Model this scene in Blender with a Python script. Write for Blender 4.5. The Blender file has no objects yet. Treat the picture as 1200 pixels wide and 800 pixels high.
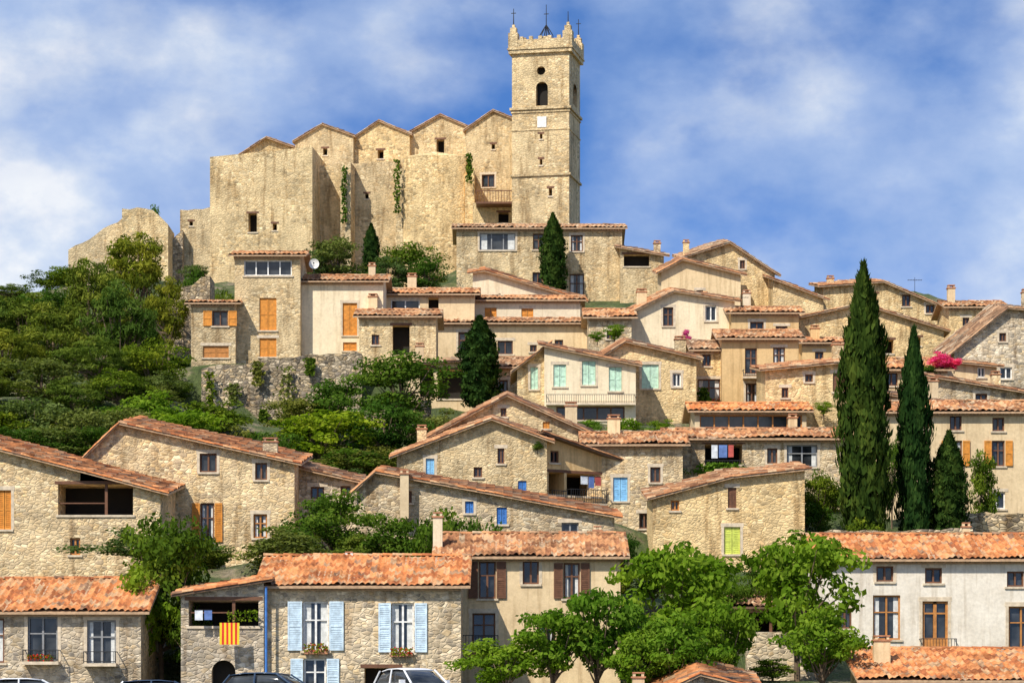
import bpy, math, random
import numpy as np
from mathutils import Vector, Matrix
random.seed(11); rng=np.random.default_rng(5)
F=3400.0; HZ=860.0; UC=600.0
def zof(v,d): return (HZ-v)*d/F
def xof(u,d): return (u-UC)*d/F
sc=bpy.context.scene
# ---------------------------------------------------------------- materials
MATS={}
def newmat(name):
    m=bpy.data.materials.new(name); m.use_nodes=True
    nt=m.node_tree
    for n in list(nt.nodes): nt.nodes.remove(n)
    o=nt.nodes.new('ShaderNodeOutputMaterial'); p=nt.nodes.new('ShaderNodeBsdfPrincipled')
    nt.links.new(p.outputs[0],o.inputs[0]); MATS[name]=m
    return m,nt,p,o
def N(nt,t,**k):
    n=nt.nodes.new(t)
    for a,b in k.items():
        if a.startswith('i_'): n.inputs[a[2:]].default_value=b
        else: setattr(n,a,b)
    return n
def ramp(nt,fac,stops,interp='LINEAR'):
    r=nt.nodes.new('ShaderNodeValToRGB'); cr=r.color_ramp; cr.interpolation=interp
    while len(cr.elements)<len(stops): cr.elements.new(0.5)
    for e,(p,c) in zip(cr.elements,stops):
        e.position=p; e.color=(c[0],c[1],c[2],1) if hasattr(c,'__len__') else (c,c,c,1)
    nt.links.new(fac,r.inputs[0]); return r.outputs[0]
def mix(nt,a,b,fac,bt='MIX'):
    m=nt.nodes.new('ShaderNodeMix'); m.data_type='RGBA'; m.blend_type=bt
    for s,v in ((0,fac),(6,a),(7,b)):
        if isinstance(v,bpy.types.NodeSocket): nt.links.new(v,m.inputs[s])
        elif s==0: m.inputs[0].default_value=v
        else: m.inputs[s].default_value=(v[0],v[1],v[2],1)
    return m.outputs[2]
def coords(nt,scale=(1,1,1)):
    tc=N(nt,'ShaderNodeTexCoord'); oi=N(nt,'ShaderNodeObjectInfo')
    ml=N(nt,'ShaderNodeMath',operation='MULTIPLY'); ml.inputs[1].default_value=173.0
    nt.links.new(oi.outputs['Random'],ml.inputs[0])
    ad=N(nt,'ShaderNodeVectorMath',operation='ADD')
    nt.links.new(tc.outputs['Object'],ad.inputs[0]); nt.links.new(ml.outputs[0],ad.inputs[1])
    mp=N(nt,'ShaderNodeMapping'); mp.inputs['Scale'].default_value=scale
    nt.links.new(ad.outputs[0],mp.inputs[0])
    return ad.outputs[0],mp.outputs[0],oi.outputs['Random']
def noise(nt,vec,s,det=4,rough=.6):
    n=N(nt,'ShaderNodeTexNoise'); n.inputs['Scale'].default_value=s; n.inputs['Detail'].default_value=det
    n.inputs['Roughness'].default_value=rough; nt.links.new(vec,n.inputs['Vector']); return n
def stone(name,tones,mortar,sc_=4.2,bump=.6,mw=.045,patch=(.70,1.2),cover=.6,cv0=.47):
    m,nt,p,o=newmat(name)
    raw,v,orn=coords(nt,(1,1,1.75))
    nz=noise(nt,raw,2.5,1); ds=N(nt,'ShaderNodeVectorMath',operation='SCALE'); ds.inputs['Scale'].default_value=.25
    nt.links.new(nz.outputs['Color'],ds.inputs[0])
    ad=N(nt,'ShaderNodeVectorMath',operation='ADD'); nt.links.new(v,ad.inputs[0]); nt.links.new(ds.outputs[0],ad.inputs[1])
    vo=N(nt,'ShaderNodeTexVoronoi',feature='F1'); vo.inputs['Scale'].default_value=sc_; nt.links.new(ad.outputs[0],vo.inputs['Vector'])
    ve=N(nt,'ShaderNodeTexVoronoi',feature='DISTANCE_TO_EDGE'); ve.inputs['Scale'].default_value=sc_; nt.links.new(ad.outputs[0],ve.inputs['Vector'])
    sep=N(nt,'ShaderNodeSeparateColor'); nt.links.new(vo.outputs['Color'],sep.inputs[0])
    k=len(tones); c=ramp(nt,sep.outputs[0],[(i/k,t) for i,t in enumerate(tones)],'CONSTANT')
    bri=ramp(nt,sep.outputs[1],[(0,.66),(.5,1),(1,1.25)]); c=mix(nt,c,bri,1,'MULTIPLY')
    mf=ramp(nt,ve.outputs['Distance'],[(0,.8),(mw,.7),(mw*2.2,0)]); c=mix(nt,c,mortar,mf)
    n3=noise(nt,raw,.6,4,.7); s3=N(nt,'ShaderNodeSeparateColor'); nt.links.new(n3.outputs['Color'],s3.inputs[0])
    pf=ramp(nt,s3.outputs[1],[(cv0,.08),(cv0+.12,cover)]); c=mix(nt,c,mortar,pf)
    c=mix(nt,c,ramp(nt,s3.outputs[0],[(.32,patch[0]),(.5,1),(.68,patch[1])]),1,'MULTIPLY')
    st=N(nt,'ShaderNodeMapping'); st.inputs['Scale'].default_value=(2.0,2.0,.28); nt.links.new(raw,st.inputs[0])
    n4=noise(nt,st.outputs[0],1,3,.7); c=mix(nt,c,ramp(nt,n4.outputs[0],[(.32,(.50,.43,.36)),(.49,1)]),.75,'MULTIPLY')
    n2=noise(nt,raw,7,3,.7); c=mix(nt,c,ramp(nt,n2.outputs[0],[(.25,.68),(.5,1),(.75,1.28)]),.8,'MULTIPLY')
    c=mix(nt,c,ramp(nt,orn,[(0,(.86,.85,.86)),(.5,(1.02,.99,.94)),(1,(1.14,1.06,.92))]),1,'MULTIPLY')
    nt.links.new(c,p.inputs['Base Color']); p.inputs['Roughness'].default_value=.92; p.inputs['Specular IOR Level'].default_value=.2
    b=N(nt,'ShaderNodeBump'); b.inputs['Strength'].default_value=bump; b.inputs['Distance'].default_value=.06
    hb=ramp(nt,ve.outputs['Distance'],[(0,0),(.12,.8),(.4,1)]); nt.links.new(hb,b.inputs['Height']); nt.links.new(b.outputs[0],p.inputs['Normal'])
    return m
def plaster(name,col,dirt=.6):
    m,nt,p,o=newmat(name); raw,v,orn=coords(nt)
    n=noise(nt,raw,.8,5,.7); c=mix(nt,col,ramp(nt,n.outputs[0],[(.3,(.74,.69,.62)),(.6,(1.08,1.07,1.05))]),dirt,'MULTIPLY')
    st=N(nt,'ShaderNodeMapping'); st.inputs['Scale'].default_value=(4,4,.3); nt.links.new(raw,st.inputs[0])
    n4=noise(nt,st.outputs[0],1,3); c=mix(nt,c,ramp(nt,n4.outputs[0],[(.33,(.66,.61,.55)),(.48,1)]),dirt,'MULTIPLY')
    n2=noise(nt,raw,7,3,.7); c=mix(nt,c,ramp(nt,n2.outputs[0],[(.3,.84),(.7,1.12)]),.7,'MULTIPLY')
    c=mix(nt,c,ramp(nt,orn,[(0,(.93,.91,.9)),(1,(1.1,1.05,.97))]),1,'MULTIPLY')
    nt.links.new(c,p.inputs['Base Color']); p.inputs['Roughness'].default_value=.9; p.inputs['Specular IOR Level'].default_value=.2
    b=N(nt,'ShaderNodeBump'); b.inputs['Strength'].default_value=.3; b.inputs['Distance'].default_value=.03
    nt.links.new(n2.outputs[0],b.inputs['Height']); nt.links.new(b.outputs[0],p.inputs['Normal'])
def attrmat(name,stops,nscale=6,trans=0,grime=.8):
    m,nt,p,o=newmat(name); at=N(nt,'ShaderNodeAttribute',attribute_name='rnd')
    raw,v,orn=coords(nt)
    c=ramp(nt,at.outputs['Fac'],stops)
    c=mix(nt,c,ramp(nt,orn,[(0,(.62,.78,.85)),(.35,(.9,.95,.9)),(.7,(1.15,1.05,.9)),(1,(1.5,1.2,.8))]) if trans else ramp(nt,orn,[(0,(.82,.86,.9)),(1,(1.1,1.05,1))]),1,'MULTIPLY')
    if not trans:
        n=noise(nt,raw,nscale,3); c=mix(nt,c,ramp(nt,n.outputs[0],[(.3,.68),(.7,1.28)]),.85,'MULTIPLY')
        n3=noise(nt,raw,.8,4,.7); c=mix(nt,c,ramp(nt,n3.outputs[0],[(.38,(.46,.44,.44)),(.49,(.92,.92,.92)),(.65,(1.12,1.06,1.0))]),grime,'MULTIPLY')
        nt.links.new(c,p.inputs['Base Color']); p.inputs['Roughness'].default_value=.88; p.inputs['Specular IOR Level'].default_value=.2
    else:
        nt.nodes.remove(p); df=N(nt,'ShaderNodeBsdfDiffuse'); nt.links.new(c,df.inputs[0])
        t=N(nt,'ShaderNodeBsdfTranslucent'); cc=mix(nt,c,(1.4,1.4,.5),1,'MULTIPLY'); nt.links.new(cc,t.inputs[0])
        ms=N(nt,'ShaderNodeMixShader'); ms.inputs[0].default_value=trans
        nt.links.new(df.outputs[0],ms.inputs[1]); nt.links.new(t.outputs[0],ms.inputs[2]); nt.links.new(ms.outputs[0],o.inputs[0])
def simple(name,col,rough=.6,metal=0,nz=.25,spec=.4,ns=5):
    m,nt,p,o=newmat(name); raw,v,orn=coords(nt)
    n=noise(nt,raw,ns,3); c=mix(nt,col,ramp(nt,n.outputs[0],[(.3,1-nz),(.7,1+nz)]),1,'MULTIPLY')
    nt.links.new(c,p.inputs['Base Color']); p.inputs['Roughness'].default_value=rough; p.inputs['Metallic'].default_value=metal
    p.inputs['Specular IOR Level'].default_value=spec
stone('stone',[(.62,.46,.27),(.72,.57,.36),(.50,.37,.22),(.77,.65,.45),(.38,.30,.21),(.66,.48,.26)],(.71,.57,.37))
stone('stone_grey',[(.57,.46,.32),(.67,.56,.40),(.44,.37,.27),(.73,.63,.48),(.31,.27,.22),(.60,.46,.28)],(.66,.55,.40),sc_=3.8,cover=.45)
stone('stone_gold',[(.68,.50,.27),(.74,.57,.33),(.59,.43,.23),(.78,.63,.39),(.48,.37,.22),(.70,.50,.26)],(.74,.58,.34),mw=.035,cover=.8,cv0=.44)
stone('stone_rubble',[(.50,.39,.25),(.62,.50,.34),(.34,.27,.19),(.70,.58,.41),(.24,.20,.16),(.58,.43,.25)],(.40,.33,.23),sc_=3.2,bump=1,cover=.25,patch=(.5,1.25))
plaster('plaster_tan',(.74,.59,.38)); plaster('plaster_cream',(.80,.70,.52),.45); plaster('plaster_white',(.80,.75,.66),.55); plaster('plaster_ochre',(.70,.50,.26))
attrmat('roof_new',[(0,(.36,.12,.05)),(.3,(.58,.215,.075)),(.7,(.70,.31,.125)),(.9,(.60,.38,.21)),(1,(.26,.13,.08))],nscale=8,grime=.75)
attrmat('roof_old',[(0,(.22,.12,.07)),(.35,(.40,.22,.12)),(.7,(.56,.33,.18)),(1,(.54,.43,.30))],nscale=7,grime=1)
attrmat('roof_mid',[(0,(.28,.12,.06)),(.35,(.48,.22,.10)),(.7,(.62,.32,.15)),(1,(.56,.41,.26))],nscale=7,grime=1)
simple('eave',(.48,.31,.18)); simple('eave_wood',(.14,.08,.045))
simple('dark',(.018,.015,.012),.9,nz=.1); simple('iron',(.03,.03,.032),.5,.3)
simple('c_br',(.16,.07,.035)); simple('c_or',(.64,.25,.035)); simple('c_lb',(.58,.70,.78)); simple('c_bl',(.05,.18,.50)); simple('c_mi',(.50,.70,.54))
simple('c_wh',(.78,.76,.72)); simple('c_gr',(.25,.25,.25)); simple('c_ye',(.60,.66,.12)); simple('c_ob',(.48,.20,.05)); simple('c_cy',(.26,.55,.82))
simple('lintel',(.64,.52,.37)); simple('curtain',(.65,.65,.62),.9); simple('terracotta',(.45,.2,.1))
simple('flag_y',(.85,.62,.03),.8,nz=.05); simple('flag_r',(.7,.03,.02),.8,nz=.05)
simple('car_white',(.78,.78,.78),.25,nz=.02,spec=.6); simple('car_blue',(.05,.08,.13),.25,.3,nz=.02,spec=.6); simple('rubber',(.02,.02,.02),.85); simple('chrome',(.6,.6,.6),.25,1,nz=.02)
simple('lamp_red',(.5,.02,.02),.3); simple('lamp_clear',(.7,.7,.7),.15)
simple('bark',(.16,.11,.07),.95,nz=.5,ns=12); simple('asphalt',(.05,.05,.052),.9,nz=.3,ns=20); simple('concrete',(.35,.33,.3),.9); simple('paint_line',(.75,.75,.72),.8,nz=.1)
simple('cloth_a',(.7,.72,.75),.9); simple('cloth_b',(.12,.2,.45),.9); simple('cloth_c',(.5,.1,.08),.9)
m,nt,p,o=newmat('glass'); raw,v,orn=coords(nt); n=noise(nt,raw,1.2,2)
nt.links.new(ramp(nt,n.outputs[0],[(.35,(.012,.014,.016)),(.65,(.06,.065,.07))]),p.inputs['Base Color']); p.inputs['Roughness'].default_value=.08; p.inputs['Specular IOR Level'].default_value=.6
attrmat('leaf_broad',[(0,(.028,.058,.009)),(.5,(.080,.145,.017)),(1,(.18,.25,.034))],trans=.35); attrmat('leaf_bright',[(0,(.05,.11,.008)),(.5,(.14,.24,.018)),(1,(.28,.38,.045))],trans=.42)
attrmat('leaf_olive',[(0,(.045,.068,.018)),(.5,(.12,.155,.036)),(1,(.22,.25,.075))],trans=.3)
attrmat('leaf_cypress',[(0,(.014,.032,.008)),(.5,(.034,.068,.014)),(1,(.080,.125,.024))],trans=.15)
attrmat('leaf_pine',[(0,(.030,.055,.010)),(.5,(.105,.150,.022)),(1,(.23,.26,.042))],trans=.3)
attrmat('petal_pink',[(0,(.45,.02,.16)),(1,(.75,.10,.38))],trans=.3); attrmat('petal_red',[(0,(.4,.01,.01)),(1,(.7,.06,.04))],trans=.2)
m,nt,p,o=newmat('ground_soil'); tc=N(nt,'ShaderNodeTexCoord'); gv=tc.outputs['Object']
c=ramp(nt,noise(nt,gv,.3,6,.7).outputs[0],[(.38,(.05,.08,.018)),(.52,(.10,.13,.035)),(.62,(.28,.22,.13)),(.75,(.46,.38,.26))])
n2=noise(nt,gv,3,6,.7); c=mix(nt,c,ramp(nt,n2.outputs[0],[(.3,.5),(.7,1.4)]),1,'MULTIPLY'); nt.links.new(c,p.inputs['Base Color']); p.inputs['Roughness'].default_value=.95
b=N(nt,'ShaderNodeBump'); b.inputs['Strength'].default_value=.9; b.inputs['Distance'].default_value=.4; nt.links.new(n2.outputs[0],b.inputs['Height']); nt.links.new(b.outputs[0],p.inputs['Normal'])
# ---------------------------------------------------------------- mesh helpers
class MB:
    def __init__(s): s.v=[]; s.f=[]; s.r=[]
    def add(s,vs,fs,r=None):
        b=len(s.v); s.v.extend([tuple(q) for q in vs]); s.f.extend([tuple(i+b for i in f) for f in fs])
        s.r.extend(r if r is not None else [random.random()]*len(fs))
def npmesh(name,V,Q,R=None,smooth=False):
    me=bpy.data.meshes.new(name); V=np.asarray(V,dtype=np.float32); Q=np.asarray(Q,dtype=np.int32)
    me.vertices.add(len(V)); me.vertices.foreach_set('co',V.ravel())
    me.loops.add(Q.size); me.loops.foreach_set('vertex_index',Q.ravel())
    me.polygons.add(len(Q)); me.polygons.foreach_set('loop_start',np.arange(0,Q.size,Q.shape[1],dtype=np.int32))
    if R is not None:
        a=me.attributes.new('rnd','FLOAT','FACE'); a.data.foreach_set('value',np.asarray(R,dtype=np.float32))
    me.update(calc_edges=True); me.validate()
    if smooth: me.polygons.foreach_set('use_smooth',np.ones(len(Q),dtype=bool))
    return me
def mkobj(name,me,mat,parent=None,loc=(0,0,0),rot=0):
    ob=bpy.data.objects.new(name,me); sc.collection.objects.link(ob)
    if mat: me.materials.clear(); me.materials.append(MATS[mat])
    ob.location=loc; ob.rotation_euler=(0,0,rot)
    if parent: ob.parent=parent
    return ob
def empty(name,loc):
    e=bpy.data.objects.new(name,None); sc.collection.objects.link(e); e.location=loc; e.empty_display_size=.5; return e
def mbobj(name,mb,mat,parent,loc,rot=0):
    me=bpy.data.meshes.new(name); me.from_pydata(mb.v,[],mb.f); a=me.attributes.new('rnd','FLOAT','FACE'); a.data.foreach_set('value',mb.r)
    return mkobj(name,me,mat,parent,loc,rot)
BF=[(0,1,2,3),(7,6,5,4),(0,4,5,1),(1,5,6,2),(2,6,7,3),(3,7,4,0)]
def box(mb,a,b):
    x0,y0,z0=a; x1,y1,z1=b
    mb.add([(x0,y0,z0),(x1,y0,z0),(x1,y1,z0),(x0,y1,z0),(x0,y0,z1),(x1,y0,z1),(x1,y1,z1),(x0,y1,z1)],BF)
def fbox(mb,Fr,t0,t1,z0,z1,n0,n1):
    O,D,Nn=Fr
    def P(t,n,z): return (O[0]+D[0]*t+Nn[0]*n,O[1]+D[1]*t+Nn[1]*n,z)
    mb.add([P(t0,n0,z0),P(t1,n0,z0),P(t1,n1,z0),P(t0,n1,z0),P(t0,n0,z1),P(t1,n0,z1),P(t1,n1,z1),P(t0,n1,z1)],BF)
def tube(mb,pts,rad,seg=7):
    b=len(mb.v)
    for i,pq in enumerate(pts):
        pq=Vector(pq); d=(Vector(pts[min(i+1,len(pts)-1)])-Vector(pts[max(i-1,0)])).normalized()
        a=d.orthogonal().normalized(); c=d.cross(a)
        for k in range(seg):
            t=2*math.pi*k/seg; mb.v.append(tuple(pq+(a*math.cos(t)+c*math.sin(t))*rad[i]))
    for i in range(len(pts)-1):
        for k in range(seg):
            mb.f.append((b+i*seg+k,b+i*seg+(k+1)%seg,b+(i+1)*seg+(k+1)%seg,b+(i+1)*seg+k)); mb.r.append(.5)
    mb.f.append(tuple(b+(len(pts)-1)*seg+k for k in range(seg))); mb.r.append(.5)
def interp(pr,t):
    if t<=pr[0][0]: (a,za),(b,zb)=pr[0],pr[1]
    elif t>=pr[-1][0]: (a,za),(b,zb)=pr[-2],pr[-1]
    else:
        for i in range(len(pr)-1):
            if pr[i][0]<=t<=pr[i+1][0]: (a,za),(b,zb)=pr[i],pr[i+1]; break
    return za+(zb-za)*(t-a)/max(b-a,1e-6)
def wallgrid(mb,Fr,W,prof,z0,ops):
    O,D,Nn=Fr
    P=lambda t,n,z:(O[0]+D[0]*t+Nn[0]*n,O[1]+D[1]*t+Nn[1]*n,z)
    ts={0.0,W}; zs={z0}
    for p in prof:
        if 0<p[0]<W: ts.add(p[0])
    for o_ in ops: ts.add(max(0,o_[0])); ts.add(min(W,o_[1])); zs.add(o_[2]); zs.add(o_[3])
    ts=sorted(ts); zs=sorted(zs)
    for a,b in zip(ts[:-1],ts[1:]):
        if b-a<1e-5: continue
        za,zb=interp(prof,a+1e-6),interp(prof,b-1e-6); lim=min(za,zb)-.02
        zz=[z for z in zs if z<lim]
        for i,z in enumerate(zz):
            tm=(a+b)/2; last=i==len(zz)-1
            zn=None if last else zz[i+1]; zm=(z+(zn if zn is not None else lim))/2
            if any(o_[0]<tm<o_[1] and o_[2]<zm<o_[3] for o_ in ops): continue
            if last: mb.add([P(a,0,z),P(b,0,z),P(b,0,zb),P(a,0,za)],[(0,1,2,3)])
            else: mb.add([P(a,0,z),P(b,0,z),P(b,0,zn),P(a,0,zn)],[(0,1,2,3)])
FOOT=[]; CTRL=[]
def leaves(mb_name,C,Nr,size,rnd,mat,parent,loc=(0,0,0),aspect=.7,rot=0):
    V,Q=leafgeo(C,Nr,size,aspect); return mkobj(mb_name,npmesh(mb_name,V,Q,rnd),mat,parent,loc,rot)
def leafgeo(C,Nr,size,aspect=.7):
    n=len(C); Nr=Nr/np.linalg.norm(Nr,axis=1,keepdims=True)
    r=rng.normal(size=(n,3))
    T=np.cross(Nr,r); T/=np.linalg.norm(T,axis=1,keepdims=True)+1e-9; B=np.cross(Nr,T)
    s=(np.asarray(size)*np.ones(n))[:,None]
    V=np.stack([C-B*s,C+T*s*aspect-B*s*.1,C+B*s,C-T*s*aspect+B*s*.1],1).reshape(-1,3)
    return V,np.arange(4*n).reshape(n,4)
def block(name,u0,u1,top,vb,d,yaw=0,dep=6,mode='e',pitch=17,rise=0.0,wall='stone',roof='old',op=(),sop=(),ch=(),parent=None,ov=.38,rf=.5,below=3.5,ctrl=True,gen=True,rough=0,eave='eave',lsop=()):
    th=math.radians(yaw); c,s=math.cos(th),math.sin(th)
    X0=xof(u0,d)
    def tof(u):
        k=(u-UC)/F; return (k*d-X0)/(c-k*s)
    def dz(u,v):
        t=tof(u); return t,zof(v,d+t*s)
    W=tof(u1); base=zof(vb,d+ (W*s/2))
    if mode=='g' and rise>0:   # these roofs also tip back toward the hill
        vm=min(q[1] for q in top); rise=max(rise,(HZ-vm)/F+(.035 if d<140 else .02))
    if parent is None: parent=empty(name,(X0,d,base))
    PL=parent.location; L0=(X0-PL.x,d-PL.y,base-PL.z)
    if not hasattr(top,'__len__'):
        zt=zof(top,d+W*s/2)-base; prof=[(0,zt),(W,zt)]
    else:
        prof=[(lambda q:(q[0],q[1]-base))(dz(u,v)) for u,v in top]
        prof[0]=(0,prof[0][1]) if abs(prof[0][0])<.3 else prof[0]
        if prof[0][0]>0: prof.insert(0,(0,interp(prof,0)))
        if prof[-1][0]<W: prof.append((W,interp(prof,W)))
        prof=[(min(max(t,0),W),z) for t,z in prof]
    if rough:
        n=max(2,int(W/.5)); q=[]
        for i in range(n+1):
            t=W*i/n; q.append((t,interp(prof,t)+random.uniform(-rough,rough)))
        prof=q
    tp=math.tan(math.radians(pitch))
    if mode=='e': back=[(-ov,-ov*tp),(dep*rf,dep*rf*tp),(dep+ov,dep*rf*tp-(dep*(1-rf)+ov)*tp)]
    elif mode=='m': back=[(-ov,-ov*tp),(dep+ov,(dep+ov)*tp)]
    elif mode=='g': back=[(-ov,-ov*rise),(dep+ov,(dep+ov)*rise)]
    else: back=[(0,0),(dep,dep*rise)]
    zy=lambda y:interp(back,y)
    z0=-below
    parts={}
    def M(nm,mt):
        if (nm,mt) not in parts: parts[(nm,mt)]=MB()
        return parts[(nm,mt)]
    wm=M('walls',wall)
    FR=((0,0),(1,0),(0,-1)); FS=((W,0),(0,1),(1,0)); FL=((0,0),(0,1),(-1,0)); FBk=((0,dep),(1,0),(0,1))
    def conv_front(q):
        k,u,v,w,h=q[:5]; t,z=dz(u,v); dd=d+t*s; t0,_=dz(u-w/2,v); t1,_=dz(u+w/2,v); hh=h*dd/F/2
        return t0,t1,z-base-hh,z-base+hh
    def conv_side(q,right=True):
        k,u,v,w,h=q[:5]; cx,cy=(X0+W*c,d+W*s) if right else (X0,d)
        def ty(u_):
            kk=(u_-UC)/F; return (kk*cy-cx)/(-s-kk*c)
        a,b=sorted((ty(u-w/2),ty(u+w/2))); yd=ty(u); dd=cy+yd*c; z=zof(v,dd)-base; hh=h*dd/F/2
        return a,b,z-hh,z+hh
    def window(Fr,q,r):
        k=q[0]; col=q[5] if len(q)>5 else 'br'; t0,t1,a,b=r; w=t1-t0; h=b-a
        O,D,Nn=Fr; P=lambda t,n,z:(O[0]+D[0]*t+Nn[0]*n,O[1]+D[1]*t+Nn[1]*n,z)
        dp=.9 if k=='o' else (.5 if k in('arch','round') else .22)
        if k=='O': dp=2.2
        wm.add([P(t0,0,a),P(t1,0,a),P(t1,-dp,a),P(t0,-dp,a),P(t0,0,b),P(t1,0,b),P(t1,-dp,b),P(t0,-dp,b)],[(0,1,2,3),(4,5,6,7),(0,3,7,4),(1,2,6,5)])
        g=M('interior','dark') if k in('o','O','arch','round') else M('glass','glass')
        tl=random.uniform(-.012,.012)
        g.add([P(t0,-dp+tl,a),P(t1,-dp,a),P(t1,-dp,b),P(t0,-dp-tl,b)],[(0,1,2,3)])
        if k in('arch','round'):
            rr=w/2; tc_=(t0+t1)/2; n=8
            for sg in (0,1):
                zc=b-rr if k=='arch' else (a+b)/2
                if k=='round' or sg==0:
                    sgn=1 if sg==0 else -1
                    for side in(-1,1):
                        cor=P(tc_+side*rr,0,zc+sgn*(rr if k=='arch' else h/2))
                        pts=[P(tc_+side*rr*math.cos(x*math.pi/2/n),0,zc+sgn*(rr if k=='arch' else h/2)*math.sin(x*math.pi/2/n)) for x in range(n+1)]
                        for i in range(n): wm.add([cor,pts[i],pts[i+1]],[(0,1,2)])
            return
        if k in('o','O'):
            if h<1.6 or w>1.2: fbox(M('sills','lintel'),Fr,t0-.08,t1+.08,a-.10,a-.002,-.1,.06)
            fbox(M('lintels','c_br'),Fr,t0-.15,t1+.15,b-.001,b+.14,-.08,.012)
            if k=='O' and d<140 and w>2.4:
                fbox(M('posts','c_br'),Fr,t0+w*.62,t0+w*.62+.12,a,b,-.2,-.08); fbox(M('posts','c_br'),Fr,t0,t0+w*.62,a+.5,a+.55,-.16,-.12)
            return
        fr=M('window_frames','c_'+(col if k!='so' else (q[6] if len(q)>6 else 'wh')))
        if k in('g','W','so','p'):
            if k=='W': fr=M('window_frames','c_wh')
            e=.07
            fbox(fr,Fr,t0,t0+e,a,b,-.165,-.1); fbox(fr,Fr,t1-e,t1,a,b,-.165,-.1)
            fbox(fr,Fr,t0+e,t1-e,a,a+e,-.165,-.1); fbox(fr,Fr,t0+e,t1-e,b-e,b,-.165,-.1)
            nm=1 if w<1.9 else int(w/.9)
            for i in range(nm):
                tt=t0+w*(i+1)/(nm+1); fbox(fr,Fr,tt-.04,tt+.04,a+e,b-e,-.165,-.105)
            if h>1.1 and k!='p':
                zz=a+h*.62; fbox(fr,Fr,t0+e,t1-e,zz-.025,zz+.025,-.163,-.11)
            if random.random()<.4 and h>1:
                cu=M('curtains','curtain'); cw=w*random.uniform(.12,.25)
                fbox(cu,Fr,t0+e,t0+e+cw,a+e,b-e,-.19,-.185); fbox(cu,Fr,t1-e-cw,t1-e,a+e,b-e,-.19,-.185)
        sh=M('shutters','c_'+col)
        def panel(x0,x1,n0):
            fbox(sh,Fr,x0,x1,a+.01,b-.01,n0,n0+.035)
            e=.06
            for (p0,p1,q0,q1) in ((x0,x0+e,a+.01,b-.01),(x1-e,x1,a+.01,b-.01),(x0+e,x1-e,a+.01,a+.09),(x0+e,x1-e,b-.09,b-.01),(x0+e,x1-e,(a+b)/2-.04,(a+b)/2+.04)):
                fbox(sh,Fr,p0,p1,q0,q1,n0+.035,n0+.055)
            if d<150:
                zz=a+.14
                while zz<b-.12:
                    if abs(zz-(a+b)/2)>.06: fbox(sh,Fr,x0+e,x1-e,zz-.018,zz+.018,n0+.035,n0+.05)
                    zz+=.085
        if k=='s':
            mid=(t0+t1)/2; panel(t0+.01,mid-.012,-.13); panel(mid+.012,t1-.01,-.13)
        if k=='d':
            fbox(sh,Fr,t0,t0+.1,a,b,-.19,-.1); fbox(sh,Fr,t1-.1,t1,a,b,-.19,-.1); mid=(t0+t1)/2; fbox(sh,Fr,mid-.07,mid+.07,a,b,-.19,-.1)
            fbox(sh,Fr,t0+.1,t1-.1,a,a+.7,-.19,-.11); fbox(sh,Fr,t0+.1,t1-.1,b-.1,b,-.19,-.1); fbox(sh,Fr,t0+.1,t1-.1,b-.55,b-.48,-.19,-.11)
        if k=='so':
            sw=w*.56; panel(t0-sw-.03,t0-.03,.02); panel(t1+.03,t1+sw+.03,.02)
        fbox(M('sills','lintel'),Fr,t0-.1,t1+.1,a-.09,a-.002,-.12,.07)
        if random.random()<.7 and k!='so':
            fbox(M('lintels','lintel'),Fr,t0-.16,t1+.16,b-.001,b+.18,-.1,.015)
            if random.random()<.5:
                fbox(M('jambs','lintel'),Fr,t0-.13,t0-.001,a,b-.003,-.1,.012); fbox(M('jambs','lintel'),Fr,t1+.001,t1+.13,a,b-.003,-.1,.012)
    fo=[(q,conv_front(q)) for q in op if q[0] not in('rail','flow','plant','wash')]
    so=[(q,conv_side(q,True)) for q in sop]; lo=[(q,conv_side(q,False)) for q in lsop]
    wallgrid(wm,FR,W,prof,z0,[r for q,r in fo])
    for q,r in fo: window(FR,q,r)
    def sprof(x): 
        return [(0,interp(prof,x)+zy(0))]+[(y,interp(prof,x)+zy(y)) for y,_ in back if 0<y<dep]+[(dep,interp(prof,x)+zy(dep))]
    wallgrid(wm,FS,dep,sprof(W-1e-5),z0,[r for q,r in so]); wallgrid(wm,FL,dep,sprof(1e-5),z0,[r for q,r in lo])
    for q,r in so: window(FS,q,r)
    for q,r in lo: window(FL,q,r)
    wallgrid(wm,FBk,W,[(t,z+zy(dep)) for t,z in prof],z0,[])
    for q in op:
        if q[0]=='rail':
            t0,t1,a,b=conv_front(q); ir=M('railing','iron'); n=.55
            fbox(M('balcony','lintel'),FR,t0,t1,a-.12,a,0,n)
            fbox(ir,FR,t0,t1,b-.03,b,n-.03,n); fbox(ir,FR,t0,t1,a+.05,a+.08,n-.03,n)
            for e in(t0,t1-.03): fbox(ir,FR,e,e+.03,b-.03,b,0,n-.03); fbox(ir,FR,e,e+.03,a,b-.03,n-.03,n)
            k_=t0+.13
            while k_<t1-.05: fbox(ir,FR,k_,k_+.018,a,b-.03,n-.024,n-.006); k_+=.13
        if q[0] in('flow','plant'):
            t0,t1,a,b=conv_front(q); n=160
            if q[0]=='flow': fbox(M('flower_box','terracotta'),FR,t0,t1,a,a+.16,.03,.2)
            C=np.stack([rng.uniform(t0,t1,n),-rng.uniform(.03,.3,n),rng.uniform(a+.05,b,n)],1)
            leaves('plant_leaves',C,rng.normal(size=(n,3)),.055,rng.random(n),'leaf_bright',parent,L0,rot=th)
            if q[0]=='flow':
                C=np.stack([rng.uniform(t0,t1,n//2),-rng.uniform(.1,.34,n//2),rng.uniform(a+.1,b+.03,n//2)],1)
                leaves('flowers',C,rng.normal(size=(n//2,3)),.045,rng.random(n//2),'petal_red',parent,L0,rot=th)
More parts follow.
